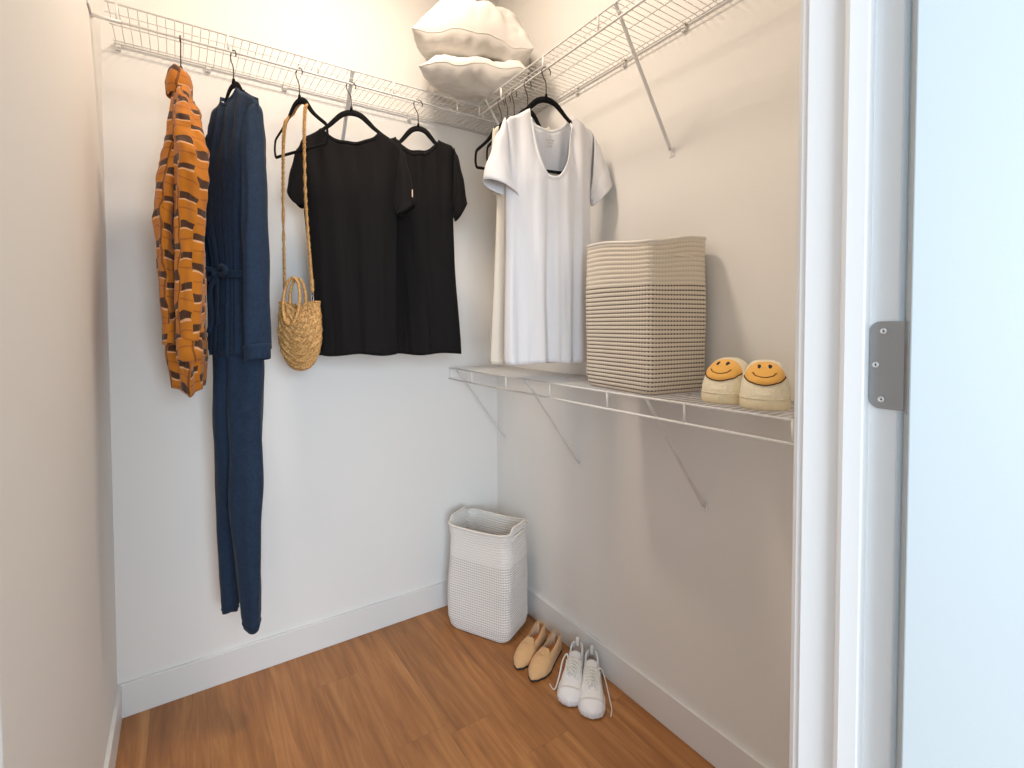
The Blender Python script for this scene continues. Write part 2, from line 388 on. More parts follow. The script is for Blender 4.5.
# ------------------------------------------------------------------ wire shelves
RZ = 2.442; TOPZ = 2.497
def wire_shelf(label, ax, a0, a1, depth, ztop, drop, ties, clips, brackets, skipback=0, endlip=True):
    """ax 'x': runs along x against the back wall; ax 'y': runs along y against the right wall"""
    P = (lambda a, d, z: (a, -d, z)) if ax == 'x' else (lambda a, d, z: (-d, a, z))
    t = thing('wire_shelf', label, 'shelf', P((a0+a1)/2, 0, ztop))
    o = Vector(P((a0+a1)/2, 0, ztop)); Q = lambda a, d, z: Vector(P(a, d, z))-o
    q = MB()
    for d, r in ((.008, .0034), (depth, .0034), (depth*.52, .0022), (.03, .0022)):
        q.tube([Q(a0, d, ztop-(0 if d == depth else .003)), Q(a1, d, ztop-(0 if d == depth else .003))], r, 8)
    q.tube([Q(a0, depth-.003, ztop-drop*.58), Q(a1, depth-.003, ztop-drop*.58)], .0017, 6) if endlip == 'mid' else None
    n = int(abs(a1-a0)/.0254)
    for i in range(n+1):
        a = a0+(a1-a0)*(i+.3)/(n+.6)
        q.tube([Q(a, .006, ztop+.0015), Q(a, depth, ztop+.0025), Q(a, depth+.003, ztop-.006)], .00135, 5)
    q.build('wire_deck', M['wire'], t)
    q = MB(); q.tube([Q(a0, depth, ztop-drop), Q(a1, depth, ztop-drop)], .0042, 10)
    q.build('hang_rod', M['wire'], t)
    for a in ties:
        q = MB(); q.tube([Q(a, depth, ztop+.001), Q(a, depth, ztop-drop)], .0036, 8); q.build('lip_tie', M['wire'], t)
    for a in clips:
        q = MB()
        lo = [Q(a-.008, .0, ztop-.026), Q(a+.008, .013, ztop-.004)]
        q.box(tuple(min(lo[0][i], lo[1][i]) for i in range(3)), tuple(max(lo[0][i], lo[1][i]) for i in range(3)))
        q.tube([Q(a-.008, .009, ztop-.003), Q(a+.008, .009, ztop-.003)], .007, 10)
        cl = q.build('wall_clip', M['white_plastic'], t, smooth=False, bevel=.001)
        q = MB(); q.tube([Q(a, .0125, ztop-.018), Q(a, .0145, ztop-.018)], .0032, 10); q.build('screw', M['steelw'], cl)
    for a, zw in brackets:
        q = MB(); A = Q(a, depth-.002, ztop-.003); B = Q(a, .008, zw)
        u = Q(a+1, 0, 0)-Q(a, 0, 0)
        q.tube([A, A*.98+B*.02, A*.5+B*.5, B*.98+A*.02, B], .0075, 8, flat=(1, .42), up=u)
        q.tube([A+Vector((0, 0, .006)), A-Vector((0, 0, .004))], .0055, 8)
        b = q.build('support_bracket', M['steelw'], t)
        q = MB(); lo = [Q(a-.010, .0005, zw-.022), Q(a+.010, .003, zw+.012)]
        q.box(tuple(min(lo[0][i], lo[1][i]) for i in range(3)), tuple(max(lo[0][i], lo[1][i]) for i in range(3)))
        q.tube([Q(a, .003, zw-.012), Q(a, .0055, zw-.012)], .0035, 10)
        q.build('bracket_foot', M['wire'], b, smooth=False)
    return t
ls = wire_shelf('upper white wire shelf on the back wall, above the plaid shirt and black tees', 'x', -1.642, -.004, .284, TOPZ, TOPZ-RZ,
           [-1.611, -1.30, -.995, -.691, -.388, -.251], [-1.629, -1.349, -1.069, -.79, -.51], [(-.862, 2.09)], endlip='mid')
q = MB()
o = ls.location
q.tube([Vector((-W+.002, -.284, RZ))-o, Vector((-1.60, -.284, RZ))-o], .0058, 10); q.build('rod_end', M['wire'], ls)
q = MB(); q.box(tuple(Vector((-W+.0005, -.345, RZ+.003))-o), tuple(Vector((-W+.006, -.255, TOPZ+.035))-o)); q.build('end_bracket', M['wire'], ls, smooth=False, bevel=.002)
rs = wire_shelf('upper white wire shelf on the right wall, white tee hanging from it', 'y', -.30, -2.02, .284, TOPZ+.001, TOPZ-RZ,
           [-.306, -.493, -.792, -1.094, -1.4, -1.7, -1.95], [-.672, -.947, -1.223, -1.5, -1.78], [(-1.171, 2.085), (-.36, 2.10)], endlip='mid')
bs = wire_shelf('lower white wire shelf carrying the square rope basket and smiley slippers', 'y', -.004, -2.02, .297, 1.2467, .056,
           [-.012, -.246, -.546, -.848, -1.154, -1.455, -1.75, -1.98], [-.3, -.6, -.95, -1.25, -1.55, -1.85], [(-.09, .867), (-.69, .861), (-1.316, .859)], endlip=False)

# ------------------------------------------------------------------ hangers
def hanger_parts(t, arm=.205, bar=-.305, ax=0):
    q = MB(); r = .0185; cz = -.0135+.008
    cz = .0052+.0016-r
    pts = []
    for k in range(15):
        a = D2R(-25+205*k/14)
        pts.append((r*math.cos(a), 0, cz+r*math.sin(a)))
    pts += [(-.0155, 0, cz-.013), (-.006, 0, cz-.030), (-.001, 0, cz-.044), (0, 0, -.085), (0, 0, -.103)]
    q.tube(spline(pts, 3), .0021, 7); q.build('hook', M['hook'], t)
    q = MB(); q.tube([(0, 0, -.094), (0, 0, -.108)], [.0045, .0065], 10); q.build('collar', M['velvet'], t)
    # body: closed loop of flat section with wide arms
    half = [(0, -.116), (.022, -.119), (.045, -.129), (.068, -.148), (.092, -.170), (.12, -.190), (.15, -.208), (.178, -.224)]
    half = [(x*arm/.205, z) for x, z in half]
    end = [(arm*.955, -.236), (arm*.985, -.250), (arm, bar+.03), (arm*.985, bar+.012), (arm*.94, bar), (arm*.80, bar)]
    bt = [(arm*.4, bar-.0), (0, bar)]
    R = half+end+bt
    full = [(x, 0, z) for x, z in R]+[(-x, 0, z) for x, z in R[-2:0:-1]]
    pts = spline(full, 5, True)
    rad = []
    for p in pts:
        if p.z > -.235 and abs(p.x) < arm: rad.append(lerp(.0125, .0068, smooth(abs(p.x)/(arm*.75))))
        else: rad.append(.0064)
    q = MB(); q.tube(pts, rad, 8, closed=True, flat=(.3, 1), up=(0, 1, 0))
    # radii: 'a' axis is thickness (Y)
    q.build('shoulder_frame', M['velvet'], t)
def hanger(label, x, y, rz, **k):
    t = thing('clothes_hanger', label, 'hanger', (x, y, RZ), rz, 'slim black hangers on the wire rods')
    hanger_parts(t, **k); return t
H_OR = (-1.442, -.284, -93); H_J = (-1.285, -.284, -67); H_B = (-1.065, -.284, -64); H_T1 = (-.869, -.284, -24); H_T2 = (-.58, -.284, -22)
WA = -12; H_W = (-.284, -.811, WA)
hanger('slim black hanger under the orange plaid shirt at the far left of the rod', *H_OR, arm=.09)
h0 = hanger('slim black hanger holding the navy jumpsuit', *H_J, arm=.145)
hb = hanger('slim black hanger with the straw bag strap looped over it', *H_B, arm=.155)
hanger('slim black hanger holding the front black tee', *H_T1, arm=.19)
hanger('slim black hanger holding the black tee nearest the corner', *H_T2, arm=.155)
hanger('slim black hanger holding the white tee, its bar showing in the neckline', *H_W, bar=-.385, arm=.19)
dup(h0, (-.284, -.493, RZ), -4, 'empty black hanger nearest the corner, its left end sticking out furthest behind the white tee').scale = (.86, 1, 1)
dup(h0, (-.284, -.544, RZ), 3, 'empty black hanger second from the corner on the right rod').scale = (.74, 1, 1)
dup(h0, (-.284, -.594, RZ), 6, 'black hanger third from the corner, mostly hidden behind the white tees').scale = (.74, 1, 1)
dup(h0, (-.284, -.690, RZ), -10, 'black hanger just behind the front white tee, holding the second tee').scale = (.85, 1, 1)

# ------------------------------------------------------------------ garments
def fold(s, z, seed, f=1.0):
    return (math.sin(7.3*s*f+seed+.6*math.sin(2*z+seed))*.5+math.sin(13.1*s*f+seed*2.1+1.3*z)*.3+
            .6*noise.noise(Vector((s*3.1+seed, z*2.2, seed)))+.35*noise.noise(Vector((s*9+seed, z*3, seed*1.7))))
def tee_body(t, m, cx, nw, nz, sw, sz, fz, bz, xl, xr, hem, depth, amp, seed, name='body', slope=0, hemtilt=0, npow=2.4, freq=1.0, solid=.0022):
    def panel(sgn, nd):
        rows = []; ns, nt = 96, 64
        for i in range(nt+1):
            tt = i/nt; row = []
            for j in range(ns+1):
                s = -1+2*j/ns
                s = math.copysign(abs(s)**.92, s)
                r = nw/sw; a = abs(s)
                tz = slope*s
                if a < r: zt = nd+(nz-nd)*(.35*(a/r)**npow+.65*(1-(1-(a/r)**npow)**.5))
                else:
                    k = (a-r)/(1-r); zt = lerp(nz, sz, k)-.004*math.sin(PI*k)-(.012*max(0, k-.85)/.15)**1
                zt += tz
                zh = hem+hemtilt*s+.004*math.sin(5*s+seed)
                z = zt+(zh-zt)*tt
                l = pl(xl, -z); rr = pl(xr, -z)
                x = lerp(l, rr, (s+1)/2)
                D = pl(depth, -z)
                y = sgn*D*max(0, 1-a**2.6)**.55
                g = smooth((-z-.20)/.75)
                y += amp*(.18+g)*fold(s, z, seed, freq)*(1 if sgn < 0 else .8)
                # radiating pulls near the shoulders
                y += .006*math.sin(16*s+5*z+seed)*math.exp(-((-z-.28)/.12)**2)
                x += .25*amp*g*fold(s*.7+2, z, seed+3)
                row.append((x, y, z))
            rows.append(row)
        return rows
    q = MB(); F = panel(-1, fz); B = panel(1, bz)
    q.grid(F); q.grid(B, flip=True)
    o = q.build(name, m, t, solid=solid)
    # neckband
    nb = MB(); kk = []
    fr = [p for p in F[0]]; bk = [p for p in B[0]]
    ns = len(fr); lo = [j for j in range(ns) if abs(fr[j][0]-(pl(xl, -sz)+pl(xr, -sz))/2) < nw*.99]
    ring = [Vector(fr[j])+Vector((0, -.001, .002)) for j in lo]+[Vector(bk[j])+Vector((0, .001, .002)) for j in reversed(lo)]
    nb.tube(ring, .0058, 8, closed=True, flat=(1.25, .5), up=(0, 0, 1)); nb.build('neckband', m, t)
    hb = MB(); hr = [Vector(p)+Vector((0, -.0022, .012)) for p in F[-1]]
    hb.tube(hr, .0009, 5); hb.build('hem_seam', m, t)
    return F, B
def sleeve(t, m, S, A, O, I, d0, d1, seed, y0=0, y1=0, amp=.006, bulge=.015, nr=22, name='sleeve', mid=None, cuffband=True, solid=.0022, fr=3, hr=.0):
    """cloth sleeve between the armhole segment S-A and the opening segment O-I"""
    S, A, O, I = [Vector((p[0], 0, p[1])) if len(p) == 2 else Vector(p) for p in (S, A, O, I)]
    rows = []; n = 40
    for i in range(nr+1):
        k = i/nr; cs = S.lerp(O, k); ca = A.lerp(I, k)
        out = (S-A).normalized()
        cs = cs+out*bulge*math.sin(PI*k)
        if mid: cs = cs+Vector((mid[0], mid[1], 0))*math.sin(PI*k); ca = ca+Vector((mid[0], mid[1], 0))*math.sin(PI*k)
        c = (cs+ca)/2+Vector((0, lerp(y0, y1, k), 0)); mj = (cs-ca)/2
        d = lerp(d0, d1, k**.8); row = []
        for j in range(n):
            a = 2*PI*j/n
            f = 1+amp/.02*.22*math.sin(fr*a+seed+4*k)+amp/.02*.3*noise.noise(Vector((math.cos(a)*1.5+seed, math.sin(a)*1.5, k*4+seed)))
            row.append(c+mj*math.cos(a)*(1+.04*math.sin(5*k*PI+seed))+Vector((0, 1, 0))*d*math.sin(a)*f-Vector((0, 0, hr))*math.sin(a)**2*k**3)
        rows.append(row)
    q = MB(); q.grid(rows, True); o = q.build(name, m, t, solid=solid)
    if cuffband:
        q = MB(); e = rows[-2]; cc = sum(e, Vector())/n
        q.tube([cc+(p-cc)*1.01 for p in e], .0009, 5, closed=True); q.build('cuff_seam', m, o)
    return o, rows

# front black tee
t = thing('t_shirt', 'front black short-sleeved tee, its left side behind the straw bag', 't-shirt', (H_T1[0], H_T1[1], RZ), H_T1[2], 'black tees on the back rod')
tee_body(t, M['black'], 0, .112, -.186, .195, -.236, -.245, -.240,
         [(.18, -.197), (.236, -.197), (.50, -.188), (.71, -.172), (1.1, -.150)], [(.18, .195), (.236, .195), (.50, .178), (.71, .170), (1.1, .170)],
         -1.094, [(.18, .012), (.25, .018), (.45, .045), (1.1, .040)], .013, 1.2)
sleeve(t, M['black'], (-.190, -.240), (-.180, -.47), (-.246, -.440), (-.186, -.500), .026, .044, 2.0, bulge=.030, y1=-.01, hr=.022)
sleeve(t, M['black'], (.194, -.236), (.165, -.49), (.250, -.480), (.176, -.522), .026, .046, 4.0, bulge=.026, y1=-.02, hr=.014)
q = MB(); q.box((.2385, -.048, -.455), (.2425, -.044, -.425)); q.build('side_tag', M['lining'], t, smooth=False)
# rear black tee
t = thing('t_shirt', 'black short-sleeved tee partly behind the front one, nearest the corner', 't-shirt', (H_T2[0], H_T2[1], RZ), H_T2[2], 'black tees on the back rod')
tee_body(t, M['black'], 0, .088, -.160, .158, -.184, -.236, -.214,
         [(.15, -.165), (.184, -.165), (.50, -.160), (1.1, -.15)], [(.15, .155), (.184, .155), (.50, .148), (.68, .153), (1.1, .180)],
         -1.10, [(.15, .012), (.25, .018), (.45, .045), (1.1, .042)], .014, 5.1)
sleeve(t, M['black'], (.155, -.186), (.145, -.45), (.212, -.432), (.156, -.510), .026, .040, 3.1, bulge=.032, hr=.012)
sleeve(t, M['black'], (-.160, -.186), (-.150, -.45), (-.215, -.432), (-.156, -.500), .020, .034, 1.1, bulge=.014)

# white tee in front and the second one behind it
wt = thing('t_shirt', 'front white short-sleeved tee with wide scoop neck, above the lower shelf', 't-shirt', (H_W[0], H_W[1], RZ), H_W[2], 'white tees on the right rod')
tee_body(wt, M['white'], .02, .092, -.163, .192, -.214, -.425, -.225,
         [(.15, -.17), (.214, -.17), (.45, -.172), (.70, -.175), (1.12, -.178)], [(.15, .205), (.214, .205), (.47, .188), (.8, .188), (1.12, .188)],
         -1.118, [(.15, .012), (.22, .02), (.45, .055), (1.12, .05)], .016, 8.3, freq=1.5, slope=-.0, npow=2.6)
sleeve(wt, M['white'], (-.168, -.212), (-.160, -.46), (-.262, -.450), (-.125, -.500), .024, .055, 1.0, bulge=.022, y1=-.02)
sleeve(wt, M['white'], (.205, -.214), (.190, -.455), (.292, -.405), (.205, -.500), .022, .040, 2.6, bulge=.010, y1=.0)
q = MB()
for k, (a, b) in enumerate(((-.018, .018), (-.011, .012), (-.015, .008))):
    q.box((.022+a, .0105, -.262-k*.012), (.022+b, .0110, -.259-k*.012))
q.build('neck_print', M['tag'], wt, smooth=False)
w2 = thing('t_shirt', 'cream-white tee mostly hidden behind the front white tee, its left edge showing', 't-shirt', (-.284, -.690, RZ), -10, 'white tees on the right rod')
tee_body(w2, M['cream'], 0, .085, -.165, .150, -.205, -.255, -.225,
         [(.15, -.145), (.205, -.148), (.50, -.135), (1.12, -.165)], [(.15, .15), (.205, .15), (.50, .16), (1.12, .17)],
         -1.125, [(.15, .012), (.22, .016), (.45, .03), (1.12, .035)], .006, 2.3)
sleeve(w2, M['cream'], (-.148, -.204), (-.135, -.42), (-.160, -.44), (-.135, -.46), .02, .024, 6.0, bulge=.006)
sleeve(w2, M['cream'], (.148, -.204), (.135, -.42), (.20, -.475), (.16, -.50), .02, .030, 6.5, bulge=.010)

# navy jumpsuit
t = thing('jumpsuit', 'long navy long-sleeved jumpsuit with tied waist hanging beside the plaid shirt', 'jumpsuit', (H_J[0], H_J[1], RZ), H_J[2])
tee_body(t, M['navy'], 0, .050, -.146, .162, -.214, -.190, -.172,
         [(.15, -.168), (.238, -.168), (.40, -.175), (.60, -.170), (.77, -.135), (.80, -.135), (1.05, -.15)],
         [(.15, .155), (.238, .155), (.40, .160), (.60, .14), (.77, .105), (.80, .105), (1.05, .125)],
         -1.08, [(.14, .013), (.25, .036), (.40, .060), (.60, .062), (.77, .048), (.80, .048), (1.05, .060)], .0055, 3.3, freq=2.8, slope=.016)
o, _ = sleeve(t, M['navy'], (.150, -.222), (.115, -.42), (.190, -1.055), (.118, -1.055), .040, .042, 1.4, y0=-.004, y1=-.018, bulge=.0, nr=44, amp=.010, mid=(.018, -.012), cuffband=False)
q = MB(); rows = []
for i, (z, s) in enumerate(((-1.040, 1.0), (-1.050, .98), (-1.062, .93), (-1.088, .93), (-1.092, .9))):
    rows.append([(.155+.040*s*math.cos(2*PI*k/36), -.018+.044*s*math.sin(2*PI*k/36), z+.006*math.cos(2*PI*k/36)) for k in range(36)])
q.grid(rows, True); q.build('cuff', M['navy'], o, solid=.003)
o, _ = sleeve(t, M['navy'], (-.160, -.240), (-.125, -.42), (-.205, -1.03), (-.145, -1.03), .034, .036, 5.4, y0=.0, y1=.02, bulge=.0, nr=44, amp=.010, mid=(-.016, 0), cuffband=False)
q = MB(); rows = []
for i, (z, s) in enumerate(((-1.015, 1.0), (-1.025, .98), (-1.037, .93), (-1.062, .93), (-1.066, .9))):
    rows.append([(-.175+.036*s*math.cos(2*PI*k/36), .02+.040*s*math.sin(2*PI*k/36), z+.004*math.cos(2*PI*k/36)) for k in range(36)])
q.grid(rows, True); q.build('cuff', M['navy'], o, solid=.003)
for cxt, cxb, seed, name in ((.034, .064, 1.0, 'trouser_leg'), (-.050, -.105, 4.0, 'trouser_leg')):
    rows = []; nr = 60
    for i in range(nr+1):
        k = i/nr; z = lerp(-1.02, -2.062 if cxt > 0 else -2.065, k)
        cx = lerp(cxt, cxb, smooth(k)); a = pl([(0, .056), (.12, .056), (.5, .056), (.85, .046), (.95, .038), (1, .029)], k)
        b = pl([(0, .056), (.15, .056), (.5, .050), (.85, .036), (.95, .030), (1, .024)], k)
        row = []
        for j in range(44):
            th = 2*PI*j/44
            f = 1+.10*math.sin(3*th+seed+1.5*k)+.16*noise.noise(Vector((math.cos(th)*1.4+seed, math.sin(th)*1.4, k*5)))
            zz = z+((-.012 if cxt > 0 else .010)*math.cos(th+.5)*smooth((k-.88)/.12))
            row.append((cx+a*f*math.cos(th), b*f*math.sin(th)+.008*math.sin(5*k+seed), zz))
        rows.append(row)
    q = MB(); q.grid(rows, True); o = q.build(name, M['navy'], t, solid=.002)
    q = MB(); e = [Vector(p) for p in rows[-2]]; q.tube(e, .004, 6, closed=True); q.build('ankle_hem', M['navy'], o)
# waist belt with bow
q = MB(); ring = []
for k in range(48):
    a = 2*PI*k/48; ring.append((.128*math.cos(a), .060*math.sin(a), -.792+.006*math.sin(2*a)))
q.tube(ring, .012, 8, closed=True, flat=(1.1, .35), up=(0, 0, 1))
q.build('belt', M['navy'], t)
q = MB(); 
q.tube(spline([(.01, -.066, -.790), (-.035, -.085, -.775), (-.065, -.082, -.79), (-.045, -.080, -.812), (.0, -.070, -.797)], 6), .009, 8, flat=(1, .5))
q.tube(spline([(.01, -.066, -.79), (.05, -.086, -.772), (.085, -.082, -.783), (.055, -.08, -.80), (.01, -.070, -.795)], 6), .009, 8, flat=(1, .5))
q.tube(spline([(.0, -.070, -.795), (-.03, -.080, -.85), (-.025, -.078, -.94), (-.04, -.082, -1.0)], 6), .009, 8, flat=(1.2, .35))
q.tube(spline([(.0, -.070, -.795), (.02, -.080, -.86), (.012, -.078, -.93), (.025, -.08, -.97)], 6), .009, 8, flat=(1.2, .35))
q.tube([(.0, -.064, -.792), (.0, -.088, -.793)], [.013, .010], 10)
q.build('belt_bow', M['navy'], t)

# orange plaid shirt, hung edge-on
t = thing('plaid_shirt', 'orange plaid flannel shirt hung edge-on at the left end of the rod', 'shirt', (H_OR[0], H_OR[1], RZ), 0)
# frame here: x = world x, y = world y, origin at the rod
rows = []; nr = 130
for i in range(nr+1):
    k = i/nr; z = lerp(-.115, -1.175, k); d = -z-.030*(1-k)
    cx = pl([(.085, -.004), (.16, .002), (.25, .004), (.45, -.002), (.8, -.004), (1.2, .006)], d)
    a = pl([(.085, .010), (.11, .026), (.15, .028), (.20, .030), (.30, .040), (.45, .050), (.8, .050), (1.1, .050), (1.21, .044)], d)
    b = pl([(.085, .02), (.12, .045), (.24, .120), (.34, .155), (.6, .16), (1.1, .13), (1.21, .10)], d)
    row = []; n = 120
    for j in range(n):
        th = 2*PI*j/n
        g = smooth((d-.10)/.22); c, sn = math.cos(th), math.sin(th)
        f = 1+g*(.15*math.sin(6*th+.7+1.8*z)+.10*math.sin(11*th+3*z+2)+.32*noise.noise(Vector((c*2, sn*2, z*3.5)))+.16*noise.noise(Vector((c*4, sn*4, z*9)))
                 -.10*abs(noise.noise(Vector((c*3+9, sn*3, z*14)))))
        zz = z-.035*smooth((k-.8)/.2)*(1-abs(c))
        row.append((cx+a*f*c, b*sn*(1+.3*(f-1)), zz))
    rows.append(row)
q = MB(); q.grid(rows, True, cap0=True); q.build('body', M['plaid'], t, solid=.0022)
# collar
rows = []
for i, (z, a, b) in enumerate(((-.192, .036, .055), (-.158, .038, .052), (-.126, .031, .042), (-.113, .021, .032), (-.122, .013, .02))):
    rows.append([(-.006+a*math.cos(2*PI*k/40)*(1+.08*math.sin(3*2*PI*k/40)), b*math.sin(2*PI*k/40)-.01, z-.020*(math.sin(2*PI*k/40) < -.3)*(i == 0)+.008*math.sin(2*2*PI*k/40)) for k in range(40)])
q = MB(); q.grid(rows, True); q.build('collar', M['plaid'], t, solid=.003)
def osleeve(cpts, rad, cuffz, seed, cl):
    P = spline(cpts, 18); n = len(P); rows = []
    for i, p in enumerate(P):
        k = i/(n-1); a, b = pl([(x, y[0]) for x, y in rad], k), pl([(x, y[1]) for x, y in rad], k); row = []
        for j in range(40):
            th = 2*PI*j/40
            f = 1+.13*math.sin(3*th+seed+5*k)+.28*noise.noise(Vector((math.cos(th)*1.4+seed, math.sin(th)*1.4, k*7)))+.16*noise.noise(Vector((math.cos(th)*2.4+seed, math.sin(th)*2.4, k*22)))
            row.append((p.x+a*f*math.cos(th), p.y+b*f*math.sin(th), p.z+.004*math.sin(2*th)))
        rows.append(row)
    q = MB(); q.grid(rows, True); o = q.build('sleeve', M['plaid'], t, solid=.0022)
    e = P[-1]; a, b = rad[-1][1]
    q = MB(); q.grid([[(e.x+a*s*math.cos(2*PI*k/32), e.y+b*s*math.sin(2*PI*k/32), e.z+z) for k in range(32)] for s, z in ((.94, .008), (1.0, .0), (1.02, -.035), (1.04, -.062), (.96, -.064))], True)
    q.build('cuff', M['plaid'], o, solid=.003)
osleeve([(.008, -.08, -.235), (.018, -.14, -.35), (.024, -.18, -.50), (.016, -.19, -.75), (.006, -.19, -1.02)], [(0, (.022, .04)), (.15, (.036, .05)), (.4, (.040, .05)), (.85, (.036, .042)), (1, (.034, .036))], 0, 1.0, 0)
osleeve([(-.006, -.04, -.30), (-.032, -.08, -.44), (-.050, -.10, -.58), (-.050, -.11, -.78), (-.046, -.11, -.97)], [(0, (.02, .04)), (.15, (.028, .05)), (.5, (.026, .05)), (.85, (.024, .045)), (1, (.019, .036))], 0, 3.0, 0)
# placket and chest pocket flap
q = MB(); rows = []
for i in range(50):
    z = lerp(-.17, -1.14, i/49); x = -.060-.012*math.sin(z*7)
    rows.append([(x-.016, -.172+.006*math.sin(9*z), z), (x, -.192+.006*math.sin(9*z), z), (x+.018, -.196+.006*math.sin(9*z), z)])
pk = None

# ------------------------------------------------------------------ straw bag
t = thing('straw_bag', 'round woven straw handbag with long braided strap hanging from a black hanger', 'handbag', (H_B[0], H_B[1], RZ), H_B[2])
def twist(q, deg=22):
    c, s_ = math.cos(D2R(deg)), math.sin(D2R(deg))
    q.v = [(BX+(x-BX)*c-y*s_, (x-BX)*s_+y*c, z) for x, y, z in q.v]
BX = -.016; BT = -.885; BB = -1.150
def bagpt(u, v, sg):
    """u -1..1 across, v 0 top .. 1 bottom; flattened pouch with rows of braid following the U outline"""
    hw = .088*max(0, 1-max(0, (v-.42)/.58)**2.3)**.5 if v > .42 else .088*(.93+.07*v/.42)
    hw = max(hw, .004)
    x = u*hw; z = BT+(BB-BT)*v
    # notch dip on the top edge at the handles
    z -= .030*math.exp(-(x/.035)**2)*(1-v)
    ed = min(1, max(0, 1-abs(u)))
    T = .038*max(0, 1-abs(u)**2.6)**.5*(1-.55*v**3)*(.75+.25*math.sin(PI*min(1, v*1.3)))
    r = math.sqrt((x*1.0)**2+((z-BT)*.62)**2)
    w = math.sin(r*2*PI/.017); chev = math.sin((math.atan2(x, -(z-BT)+.02))*22+2.0*math.sin(r*2*PI/.017+.8))
    T += (.0026*w+.0030*chev)*(1 if ed > .03 else ed/.03)
    return (BX+x, sg*T, z)
q = MB()
for sg in (-1, 1):
    rows = []
    for i in range(85):
        rows.append([bagpt(math.sin((-1+2*j/80)*PI/2), 1-(1-i/84)**1.3, sg) for j in range(81)])
    q.grid(rows, flip=sg > 0)
twist(q); q.build('pouch', M['straw'], t, solid=.003)
# rim braid
q = MB()
for sg in (-1, 1):
    ring = [Vector(bagpt(math.sin((-1+2*j/60)*PI/2), 0, sg))+Vector((0, 0, .001)) for j in range(61)]
    for ph in (0, 2*PI/3, 4*PI/3):
        q.tube([p+Vector((0, .003*math.cos(j*.9+ph), .003*math.sin(j*.9+ph))) for j, p in enumerate(ring)], .0026, 6)
twist(q); q.build('rim_braid', M['straw'], t)
for yy in (-.040, .004):
    q = MB(); ring = []
    for k in range(60):
        a = 2*PI*k/60; ring.append((BX-.010+.034*math.cos(a), yy+(.014 if yy < -.03 else .0)*math.sin(a), -.882+.090*math.sin(a)))
    rr = [Vector(p) for p in ring]
    q.tube(rr, .0060, 10, closed=True)
    q.tube([p+Vector((.0035*math.cos(i*1.4), .0035*math.sin(i*1.4), 0)) for i, p in enumerate(rr)], .0034, 6, closed=True)
    twist(q); q.build('handle', M['straw'], t)
SA = [(-.073, -.178), (.038, -.142)]
def braid(q, pts, r=.0033, R=.0040, pitch=.030):
    P = spline(pts, 30); L = 0; S = [[], [], []]
    for i, p in enumerate(P):
        if i: L += (P[i]-P[i-1]).length
        for k in range(3):
            ph = 2*PI*L/pitch+2*PI*k/3
            S[k].append(p+Vector((R*math.sin(ph)*1.2, R*.8*math.sin(2*ph), R*.3*math.cos(ph))))
    for s in S: q.tube(s, r, 6)
q = MB()
braid(q, [(-.100, -.004, -.845), (-.094, -.010, -.70), (-.082, -.018, -.45), (-.072, -.020, -.27), (-.068, -.014, -.195), (-.066, -.004, -.172), (-.054, .009, -.152), (-.040, .010, -.137),
          (-.012, .010, -.121), (.018, .010, -.122), (.038, .006, -.134), (.046, -.004, -.146), (.047, -.012, -.165), (.050, -.020, -.27), (.056, -.022, -.50), (.062, -.012, -.72), (.064, -.004, -.845)])
q.build('strap', M['straw'], t)
for x in (-.100, .064):
    q = MB(); q.tube([(x, -.004, -.800), (x, -.004, -.848)], .0062, 8); q.build('strap_end', M['straw'], t)
    q = MB()
    q.tube([(x+.006*math.cos(2*PI*k/16), -.004, -.855+.006*math.sin(2*PI*k/16)) for k in range(16)], .0013, 6, closed=True)
    q.tube([(x+.002*math.sin(2*PI*k/16), -.004+.005*math.cos(2*PI*k/16), -.872+.011*math.sin(2*PI*k/16)) for k in range(16)], .0015, 6, closed=True)
    q.build('strap_clasp', M['screw'], t)

# ------------------------------------------------------------------ rope baskets
def sring(a, b, n, e, k):
    out = []
    for j in range(n):
        th = 2*PI*j/n; c, s = math.cos(th), math.sin(th)
        out.append((a*math.copysign(abs(c)**(2/e), c), b*math.copysign(abs(s)**(2/e), s)))
    return out
def rrring(a, b, r, n):
    """rounded rectangle, evenly sampled"""
    segs = []; P = []
    for cx, cy, a0 in ((a-r, b-r, 0), (-(a-r), b-r, 90), (-(a-r), -(b-r), 180), (a-r, -(b-r), 270)):
        for k in range(13):
            t = D2R(a0+90*k/12); P.append(Vector((cx+r*math.cos(t), cy+r*math.sin(t))))
    P.append(P[0]); L = [0]
    for i in range(1, len(P)): L.append(L[-1]+(P[i]-P[i-1]).length)
    out = []; i = 0
    for j in range(n):
        d = L[-1]*j/n
        while L[i+1] < d: i += 1
        t = (d-L[i])/max(1e-9, L[i+1]-L[i]); p = P[i].lerp(P[i+1], t); out.append((p.x, p.y))
    return out
